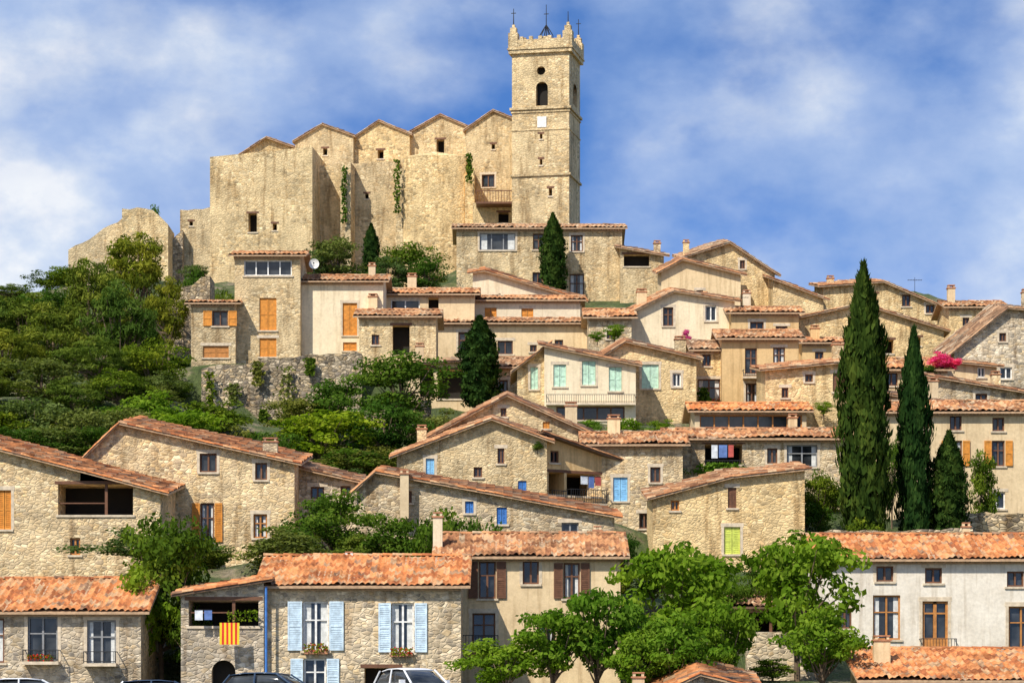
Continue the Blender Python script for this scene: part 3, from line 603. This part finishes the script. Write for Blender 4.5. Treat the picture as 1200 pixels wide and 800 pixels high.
gx=np.unique(np.concatenate([np.linspace(-4000,-150,24),np.linspace(-150,150,221),np.linspace(150,4000,24)]))
gy=np.unique(np.concatenate([np.linspace(-300,90,40),np.linspace(90,260,171),np.linspace(260,500,50),np.linspace(500,7000,30)]))
GX,GY=np.meshgrid(gx,gy,indexing='ij'); GZ=terr(GX,GY)
near=(GY>118)&(GY<300)&(np.abs(GX)<150); GZ=GZ+near*rng.normal(size=GX.shape)*.12
I=np.arange(GX.size).reshape(GX.shape); Q=np.stack([I[:-1,:-1],I[1:,:-1],I[1:,1:],I[:-1,1:]],-1).reshape(-1,4)
mkobj('ground',npmesh('ground',np.stack([GX,GY,GZ],-1).reshape(-1,3),Q,smooth=True),'ground_soil')
def strip(name,y0,y1,dz,mat):
    xs=np.linspace(-60,60,61); ys=np.linspace(y0,y1,5); A,B=np.meshgrid(xs,ys,indexing='ij'); z=terr(A,B)+dz
    V=np.stack([A,B,z],-1).reshape(-1,3); I=np.arange(A.size).reshape(A.shape); Q=np.stack([I[:-1,:-1],I[1:,:-1],I[1:,1:],I[:-1,1:]],-1).reshape(-1,4); mkobj(name,npmesh(name,V,Q,smooth=True),mat)
strip('road',99,107.5,.06,'asphalt'); strip('road_marking',103.2,103.32,.066,'paint_line'); strip('pavement',107.5,109.5,.18,'concrete')
mb=MB(); 
for i in range(60): 
    x=-60+i*2; z=float(terr(x+1,107.5)); box(mb,(x,107.4,z-.2),(x+1.98,107.52,z+.19))
mbobj('kerb',mb,'concrete',None,(0,0,0))
# ================================================================= TREES
PROTO={}
def blobtree(kind,seed):
    key=(kind,seed)
    if key in PROTO: return PROTO[key]
    g=np.random.default_rng(seed*13+7); 
    cfg=dict(broad=(54,125,.58,.42,.021,.08,.16),bright=(50,95,.60,.40,.028,.08,.15),bush=(34,120,.48,.50,.030,.11,.20),pine=(62,130,.58,.42,.026,.06,.115),olive=(48,120,.56,.46,.022,.08,.15))[kind]
    nc,nl,zc,hz,ls,r0,r1=cfg
    C=[];Nn=[];S=[];R=[];cent=[]
    while len(cent)<nc:
        q=g.normal(size=3); q/=np.linalg.norm(q); q*=g.uniform(.2,1)**.5*.85
        lump=1+.28*math.sin(q[0]*5+seed)+.25*math.sin(q[2]*6+seed*2)+.15*math.sin(q[1]*9+seed)
        c=np.array([q[0]*.48*lump,q[1]*.48*lump,zc+q[2]*hz*g.uniform(.82,1.08)])
        if kind=='pine': k_=1.25-.8*max(0,(c[2]-.35)/.65); c[0]*=k_; c[1]*=k_
        cent.append(c)
    for c in cent:
        r=g.uniform(r0,r1); n=int(nl*(r/r1)**1.5*1.3); dr=g.normal(size=(n,3)); dr/=np.linalg.norm(dr,axis=1,keepdims=True); dr[:,2]=dr[:,2]*.7+.15
        rad=r*(.3+.85*g.random(n)**.6); P=c+dr*rad[:,None]*np.array([1.15,1.15,.7])
        C.append(P); Nn.append(dr+np.array([0,0,.35])+g.normal(size=(n,3))*.6); S.append(ls*g.uniform(.55,1.35,n)); cr=g.random(); R.append(np.clip(cr*.6+g.random(n)*.4,0,1))
    C=np.concatenate(C);Nn=np.concatenate(Nn);S=np.concatenate(S);R=np.concatenate(R)
    C[:,2]=np.maximum(C[:,2],.02)
    V,Q=leafgeo(C,Nn,S,.26 if kind=='pine' else .58); top=V[:,2].max(); V[:,2]/=top; wd=np.percentile(np.abs(V[:,0]),99)*2; V[:,:2]/=wd
    me=npmesh(kind+'_crown',V,Q,R)
    mb=MB(); tube(mb,[(0,0,-.25),(.01,0,.1),(.02,.01,.3),(0,.02,.55),(.01,0,.8)],[.035,.03,.024,.016,.005],8)
    for c in cent[:24]:
        c=c.copy(); c[2]/=top; c[:2]/=wd; z0=g.uniform(.15,.45); mid=(c*.5+np.array([0,0,z0])*.5)-np.array([0,0,.04]); tube(mb,[(.01,0,z0),tuple(mid),tuple(c)],[.014,.009,.003],5)
    tm=bpy.data.meshes.new(kind+'_trunk'); tm.from_pydata(mb.v,[],mb.f)
    PROTO[key]=(me,tm); return PROTO[key]
def cypress(seed):
    key=('cyp',seed)
    if key in PROTO: return PROTO[key]
    g=np.random.default_rng(seed+50); n=11000; z=g.random(n)**.85
    def prof(z): return np.where(z<.12,.75+z*2,np.where(z<.55,1,1-((z-.55)/.45)**1.7))*.5
    a=g.random(n)*2*math.pi; lump=1+.14*np.sin(a*3+z*9+seed)+.13*np.sin(a*5-z*23)+.10*np.sin(z*55+a*2)
    rr=prof(z)*lump*(.58+.45*g.random(n)**.6); tuft=g.random(n)<.06; rr=rr*np.where(tuft,1.18,1)
    C=np.stack([rr*np.cos(a),rr*np.sin(a),.03+z*.96],1)
    s=.012*g.uniform(.6,1.6,n)
    T=np.stack([-np.sin(a),np.cos(a),0*a],1); k=s[:,None]
    lean=np.stack([np.cos(a)*.25,np.sin(a)*.25,1+0*a],1)+g.normal(size=(n,3))*np.array([.5,.5,.15])
    up=lean*np.array([3.0,3.0,1]) ; TT=T*5.0+g.normal(size=(n,3))*np.array([2,2,.3])
    V=np.stack([C-up*k*.8,C+TT*k*.5,C+up*k*1.5,C-TT*k*.5],1).reshape(-1,3); Q=np.arange(4*n).reshape(n,4)
    me=npmesh('cypress_crown',V,Q,np.clip(g.random(n)*.6+.4*(np.sin(a*4+z*12)*.5+.5),0,1))
    mb=MB(); tube(mb,[(0,0,-.15),(0,0,.2),(0,0,.6),(0,0,.93)],[.06,.05,.03,.01],8); tm=bpy.data.meshes.new('cypress_trunk'); tm.from_pydata(mb.v,[],mb.f)
    PROTO[key]=(me,tm); return PROTO[key]
NAMES=dict(broad='broadleaf_tree',bright='plane_tree',bush='shrub',pine='pine_tree',olive='olive_tree',cyp='cypress_tree')
LM=dict(broad='leaf_broad',bright='leaf_bright',bush='leaf_broad',pine='leaf_pine',olive='leaf_olive',cyp='leaf_cypress')
MC={}
def tree(kind,u,vt,w,d,vb=None,seed=None,mat=None,name=None,parent=None):
    x=xof(u,d); zg=float(terr(x,d)); 
    if vb is not None: zg=zof(vb,d)
    zt=zof(vt,d); h=zt-zg
    if h<.5: print('TREE LOW',kind,u,vt,d,h); h=1.2; zg=zt-h
    W=w*d/F; seed=seed if seed is not None else random.randint(0,2)
    cm_,tm=cypress(seed%2) if kind=='cyp' else blobtree(kind,seed)
    mt=mat or LM[kind]; key=(kind,seed,mt)
    if key not in MC:
        c2=cm_.copy(); c2.materials.clear(); c2.materials.append(MATS[mt]); MC[key]=c2
    cm_=MC[key]
    if not tm.materials: tm.materials.append(MATS['bark'])
    if parent is None: e=empty(name or NAMES[kind],(x,d,zg)); loc=(0,0,0)
    else: e=parent; loc=(x-e.location.x,d-e.location.y,zg-e.location.z)
    ro=random.uniform(0,6.28) 
    for nm,me in(('crown',cm_),('trunk',tm)):
        if nm=='trunk' and parent is not None: continue
        ob=bpy.data.objects.new(nm,me); sc.collection.objects.link(ob); ob.parent=e; ob.location=loc; ob.scale=(W,W,h); ob.rotation_euler=(0,0,ro)
    return e
tree('cyp',1012,309,54,140,vb=645,seed=0); tree('cyp',1071,384,36,141,vb=645,seed=1); tree('cyp',1112,505,40,141.5,vb=645,seed=0)
tree('cyp',562,370,42,170,vb=480,seed=1); tree('cyp',648,250,28,203,vb=348,seed=0); tree('cyp',435,262,18,209,vb=330,seed=1)
for k,u,vt,w,d in[('pine',162,268,100,185),('pine',102,300,95,180),('pine',30,342,90,184),('pine',-30,335,110,184),('pine',140,325,90,173),('pine',64,352,95,174),('pine',4,384,100,168),('pine',198,322,56,180),('pine',112,392,95,165),('broad',182,395,80,168),('olive',50,418,90,160),('pine',-40,430,110,160),('broad',62,338,70,194),('olive',4,350,70,192),('olive',190,436,60,166),('broad',140,432,80,161),('pine',82,440,80,158),('pine',14,332,60,200)]:
    tree(k,u,vt,w,d)
for u,vt,w,d in[(180,240,36,222),(232,312,36,198),(262,335,26,195),(60,355,60,205)]: tree('broad',u,vt,w,d)
for k,u,vt,w,d in[('broad',470,408,90,165),('broad',395,440,80,160),('olive',350,465,70,160),('bright',375,480,100,157),('broad',450,465,100,158),('olive',505,478,70,160),('bush',320,505,70,155),('bush',410,525,80,150),
  ('olive',395,275,56,206),('broad',480,282,56,206),('olive',455,300,50,204),('broad',500,300,36,204),('olive',372,288,36,206),
  ('bright',175,458,80,158),('bush',250,468,80,160),('bright',225,478,90,155),('olive',285,500,60,157),('olive',150,475,70,156),('broad',270,520,70,152),('broad',120,500,70,148),
  ('olive',40,462,90,153),('olive',95,475,90,152),('broad',-20,470,110,152),('olive',60,500,100,148),('broad',0,500,90,146),
  ('broad',390,574,105,128),('broad',345,615,60,126),('broad',190,598,110,118),('bright',160,655,80,116),('broad',228,700,50,114.5),
  ('bush',460,600,70,125),('bush',520,592,70,125),('bush',565,604,50,124),('bush',500,615,70,123),
  ('broad',727,622,40,126),('broad',960,548,50,144),('broad',945,585,50,142),('broad',1100,565,44,145),('broad',1045,505,34,146),('bush',1150,525,34,148),
  ('bright',592,742,90,109),('bright',648,712,95,109.5),('bright',700,688,100,110),('bright',745,735,70,108.5),('bright',800,632,120,114),('bright',845,705,80,111),('bright',790,715,90,109),('bright',935,620,120,116),('bright',965,705,90,112),
  ('broad',845,660,70,122),('broad',895,655,60,124),('broad',765,660,60,124),('bush',905,770,50,116),
  ('bush',1180,612,50,146),('bush',1010,605,50,139)]:
    tree(k,u,vt,w,d)
for u,vt,w,d,m_ in[(720,380,26,176,'leaf_bright'),(700,388,18,177,'leaf_bright'),(905,362,30,186,'leaf_bright'),(735,489,44,162,'leaf_bright'),(690,491,34,163,'leaf_bright'),(775,491,34,162,'leaf_bright'),(1102,412,30,166,'petal_pink'),(1118,419,20,166,'petal_pink'),(804,385,12,181,'petal_pink'),(1088,427,20,165.5,'leaf_broad'),(630,517,16,146,'leaf_broad'),(965,470,22,162,'leaf_bright'),(610,468,26,164,'leaf_broad'),(1060,478,20,156,'leaf_bright')]:
    tree('bush',u,vt,w,d,vb=vt+w*.75,mat=m_,name='bougainvillea' if m_=='petal_pink' else 'terrace_shrub')
e=empty('hillside_shrubs',(-20,160,20)); cnt=0
def infoot(x,y,pad=1.0):
    for X0,d0,c,s,W,dp in FOOT:
        a=(x-X0)*c+(y-d0)*s; b=-(x-X0)*s+(y-d0)*c
        if -pad<a<W+pad and -pad-.6<b<dp+pad: return True
    return False
for i in range(1200):
    y=random.uniform(116,235); u=random.uniform(-200,1400); x=xof(u,y)
    if infoot(x,y): continue
    if 225<u<345 and 160<y<178: continue
    if 540<u<1150 and random.random()<.6: continue
    zg=float(terr(x,y)); h=random.uniform(.6,1.7)*(1.3 if u<520 else .8); k=random.choice(['bush','olive','bush'])
    vt=HZ-(zg+h)*F/y; tree(k,u,vt,h*random.uniform(1.3,2.0)*F/y,y,parent=e,seed=random.randint(0,1),mat=random.choice([None,'leaf_olive','leaf_pine'])); cnt+=1
    if cnt>190: break
def ivy(u0,u1,v0,v1,d,n=900,mat='leaf_broad',name='ivy',sz=.12):
    e=empty(name,(xof((u0+u1)/2,d),d,zof(v1,d))); x0,x1=xof(u0,d)-e.location.x,xof(u1,d)-e.location.x; zb,zt=0,zof(v0,d)-zof(v1,d)
    t=rng.random(n); amp=.35+.65*np.abs(np.sin(t*9+u0))*rng.random(n); C=np.stack([x0+(x1-x0)*(.5+(rng.random(n)-.5)*amp),-rng.random(n)*.25,zb+(zt-zb)*t],1)
    leaves('foliage',C,rng.normal(size=(n,3))+np.array([0,-1,.3]),sz,rng.random(n),mat,e)
ivy(398,409,195,262,220,260); ivy(460,471,188,250,219.8,240); ivy(544,556,180,215,218.8,200); ivy(806,880,543,556,150.9,500,'leaf_bright','balcony_plants'); ivy(815,835,455,475,170,200)
for u0,u1,v0,v1 in((238,256,436,500),(262,285,450,470),(292,312,424,452),(320,350,430,500),(355,372,420,440),(300,318,480,500)): ivy(u0,u1,v0,v1,175.7,230,random.choice(('leaf_olive','leaf_broad')),'wall_plants')
# ================================================================= CARS
def car(u,vtop,d,paint,yaw,hh=1.5):
    zt=zof(vtop,d); e=empty('parked_car',(xof(u,d),d,zt-hh)); e.rotation_euler=(0,0,yaw)
    k=hh/1.5
    def loft(name,st,mat):
        mb=MB(); n=12; vs=[]
        for x,zl,zh,w in st:
            for i in range(n):
                a=2*math.pi*(i+.5)/n; cx=math.copysign(abs(math.cos(a))**.45,math.cos(a)); cz=math.copysign(abs(math.sin(a))**.55,math.sin(a))
                zz=(zl+zh)/2+(zh-zl)/2*cz; ww=w*(1-.06*max(0,cz)); vs.append((x,cx*ww,zz*k))
        fs=[(s_*n+i,s_*n+(i+1)%n,(s_+1)*n+(i+1)%n,(s_+1)*n+i) for s_ in range(len(st)-1) for i in range(n)]
        fs+= [tuple(range(n)),tuple(range((len(st)-1)*n,len(st)*n))]
        mb.add(vs,fs); o=mbobj(name,mb,mat,e,(0,0,0))
        for p in o.data.polygons: p.use_smooth=True
    loft('body',[(-2.05,.4,.75,.6),(-1.95,.3,.88,.78),(-1.4,.25,.95,.86),(-.3,.22,.95,.88),(.8,.22,.95,.88),(1.5,.25,.9,.86),(1.95,.3,.78,.76),(2.08,.4,.65,.6)],paint)
    loft('windows',[(-1.75,.85,.95,.7),(-1.35,.85,1.38,.68),(-.2,.85,1.46,.69),(.45,.85,1.40,.68),(1.15,.85,.95,.72)],'glass')
    loft('roof_panel',[(-1.42,1.36,1.41,.6),(-.9,1.42,1.49,.64),(-.1,1.43,1.5,.65),(.42,1.38,1.44,.6)],paint)
    mb=MB()
    for sg in(-1,1):
        for p in(((-1.42,.66*sg,1.4),(-1.8,.72*sg,.93)),((.42,.64*sg,1.42),(1.18,.74*sg,.92)),((-.4,.70*sg,1.45),(-.42,.78*sg,.93))): tube(mb,[(a,b,c*k) for a,b,c in p],[.035,.04],6)
    mbobj('pillars',mb,paint,e,(0,0,0))
    wh=MB(); hb=MB()
    for x in(-1.25,1.28):
        for sg in(-1,1): tube(wh,[(x,sg*.68,.3),(x,sg*.9,.3)],[.31,.31],20); tube(hb,[(x,sg*.88,.3),(x,sg*.91,.3)],[.19,.17],12)
    mbobj('tyres',wh,'rubber',e,(0,0,0)); mbobj('hubs',hb,'chrome',e,(0,0,0))
    mb=MB(); 
    for sg in(-1,1): box(mb,(1.9,sg*.62-.14,.6),(2.06,sg*.62+.14,.74)); 
    mbobj('headlights',mb,'lamp_clear',e,(0,0,0)); mb=MB()
    for sg in(-1,1): box(mb,(-2.02,sg*.64-.1,.62),(-1.9,sg*.64+.1,.86))
    mbobj('taillights',mb,'lamp_red',e,(0,0,0)); mb=MB()
    for sg in(-1,1): box(mb,(.75,sg*.92-.1,.92),(.88,sg*.92+.1,1.05))
    mbobj('mirrors',mb,paint,e,(0,0,0))
car(485,782,106.3,'car_white',math.radians(-60)); car(320,787,106.3,'car_blue',math.radians(-20),1.45); car(35,794,106.3,'car_white',math.radians(10),1.3); car(190,796,106.3,'car_blue',math.radians(8),1.25)
# ================================================================= LIGHT / SKY / CAMERA
EL=46; AZ=math.radians(180+35)
sd=Vector((math.sin(AZ)*math.cos(math.radians(EL)),math.cos(AZ)*math.cos(math.radians(EL)),math.sin(math.radians(EL))))
sl=bpy.data.lights.new('sun','SUN'); sl.energy=5.0; sl.angle=math.radians(.5); sl.color=(1,.945,.84); so=bpy.data.objects.new('sun',sl); sc.collection.objects.link(so)
so.rotation_euler=sd.to_track_quat('Z','Y').to_euler(); so.location=(-60,-60,120)
w=bpy.data.worlds.new('World'); sc.world=w; w.use_nodes=True; nt=w.node_tree
for n in list(nt.nodes): nt.nodes.remove(n)
out=N(nt,'ShaderNodeOutputWorld'); bg=N(nt,'ShaderNodeBackground'); bg.inputs[1].default_value=.105; nt.links.new(bg.outputs[0],out.inputs[0])
tc=N(nt,'ShaderNodeTexCoord'); sky=N(nt,'ShaderNodeTexSky',sky_type='NISHITA'); sky.sun_disc=False; sky.sun_elevation=math.radians(EL); sky.sun_rotation=AZ; sky.air_density=1.0; sky.dust_density=.3; sky.ozone_density=2.5
mp=N(nt,'ShaderNodeMapping'); mp.inputs['Scale'].default_value=(1,1,2.0); mp.inputs['Location'].default_value=(0,0,.10); nt.links.new(tc.outputs['Generated'],mp.inputs[0]); nt.links.new(mp.outputs[0],sky.inputs[0])
mc=N(nt,'ShaderNodeMapping'); mc.inputs['Scale'].default_value=(1,1,1.5); mc.inputs['Location'].default_value=(.62,.1,.3); nt.links.new(tc.outputs['Generated'],mc.inputs[0])
n1=noise(nt,mc.outputs[0],8,8,.52); n2=noise(nt,mc.outputs[0],21,7,.55)
sx=N(nt,'ShaderNodeSeparateXYZ'); nt.links.new(tc.outputs['Generated'],sx.inputs[0])
mr=N(nt,'ShaderNodeMapRange'); mr.inputs[1].default_value=-.18; mr.inputs[2].default_value=.18; mr.inputs[3].default_value=.10; mr.inputs[4].default_value=-.02; nt.links.new(sx.outputs[0],mr.inputs[0])
mz=N(nt,'ShaderNodeMapRange'); mz.inputs[1].default_value=.10; mz.inputs[2].default_value=.25; mz.inputs[3].default_value=.06; mz.inputs[4].default_value=-.05; nt.links.new(sx.outputs[2],mz.inputs[0])
a1=N(nt,'ShaderNodeMath',operation='ADD'); nt.links.new(n1.outputs[0],a1.inputs[0]); nt.links.new(mr.outputs[0],a1.inputs[1])
a2=N(nt,'ShaderNodeMath',operation='ADD'); nt.links.new(a1.outputs[0],a2.inputs[0]); nt.links.new(mz.outputs[0],a2.inputs[1])
f=ramp(nt,a2.outputs[0],[(.36,.10),(.47,.58),(.57,.8),(.66,1)])
dens=N(nt,'ShaderNodeMath',operation='ADD'); nt.links.new(a2.outputs[0],dens.inputs[0]); nt.links.new(n2.outputs[0],dens.inputs[1])
mul=N(nt,'ShaderNodeMath',operation='MULTIPLY'); nt.links.new(dens.outputs[0],mul.inputs[0]); mul.inputs[1].default_value=.5
cl=ramp(nt,mul.outputs[0],[(.40,(3.6,5.0,7.8)),(.50,(5.0,6.2,8.5)),(.57,(7.0,7.8,9.0)),(.62,(9.2,9.4,9.6))])
skt=mix(nt,sky.outputs[0],(.50,1.12,1.85),1,'MULTIPLY')
fin=mix(nt,skt,cl,f); nt.links.new(fin,bg.inputs[0])
cam=bpy.data.cameras.new('camera'); co=bpy.data.objects.new('camera',cam); sc.collection.objects.link(co); sc.camera=co
co.location=(0,0,0); co.rotation_euler=(math.radians(90),0,0); cam.sensor_width=36; cam.lens=F/1200*36; cam.shift_y=(HZ-400)/1200; cam.clip_start=.5; cam.clip_end=12000
sc.view_settings.view_transform='Standard'; sc.view_settings.look='None'; sc.view_settings.exposure=0
print('objs',len(bpy.data.objects),'shrubs',cnt)
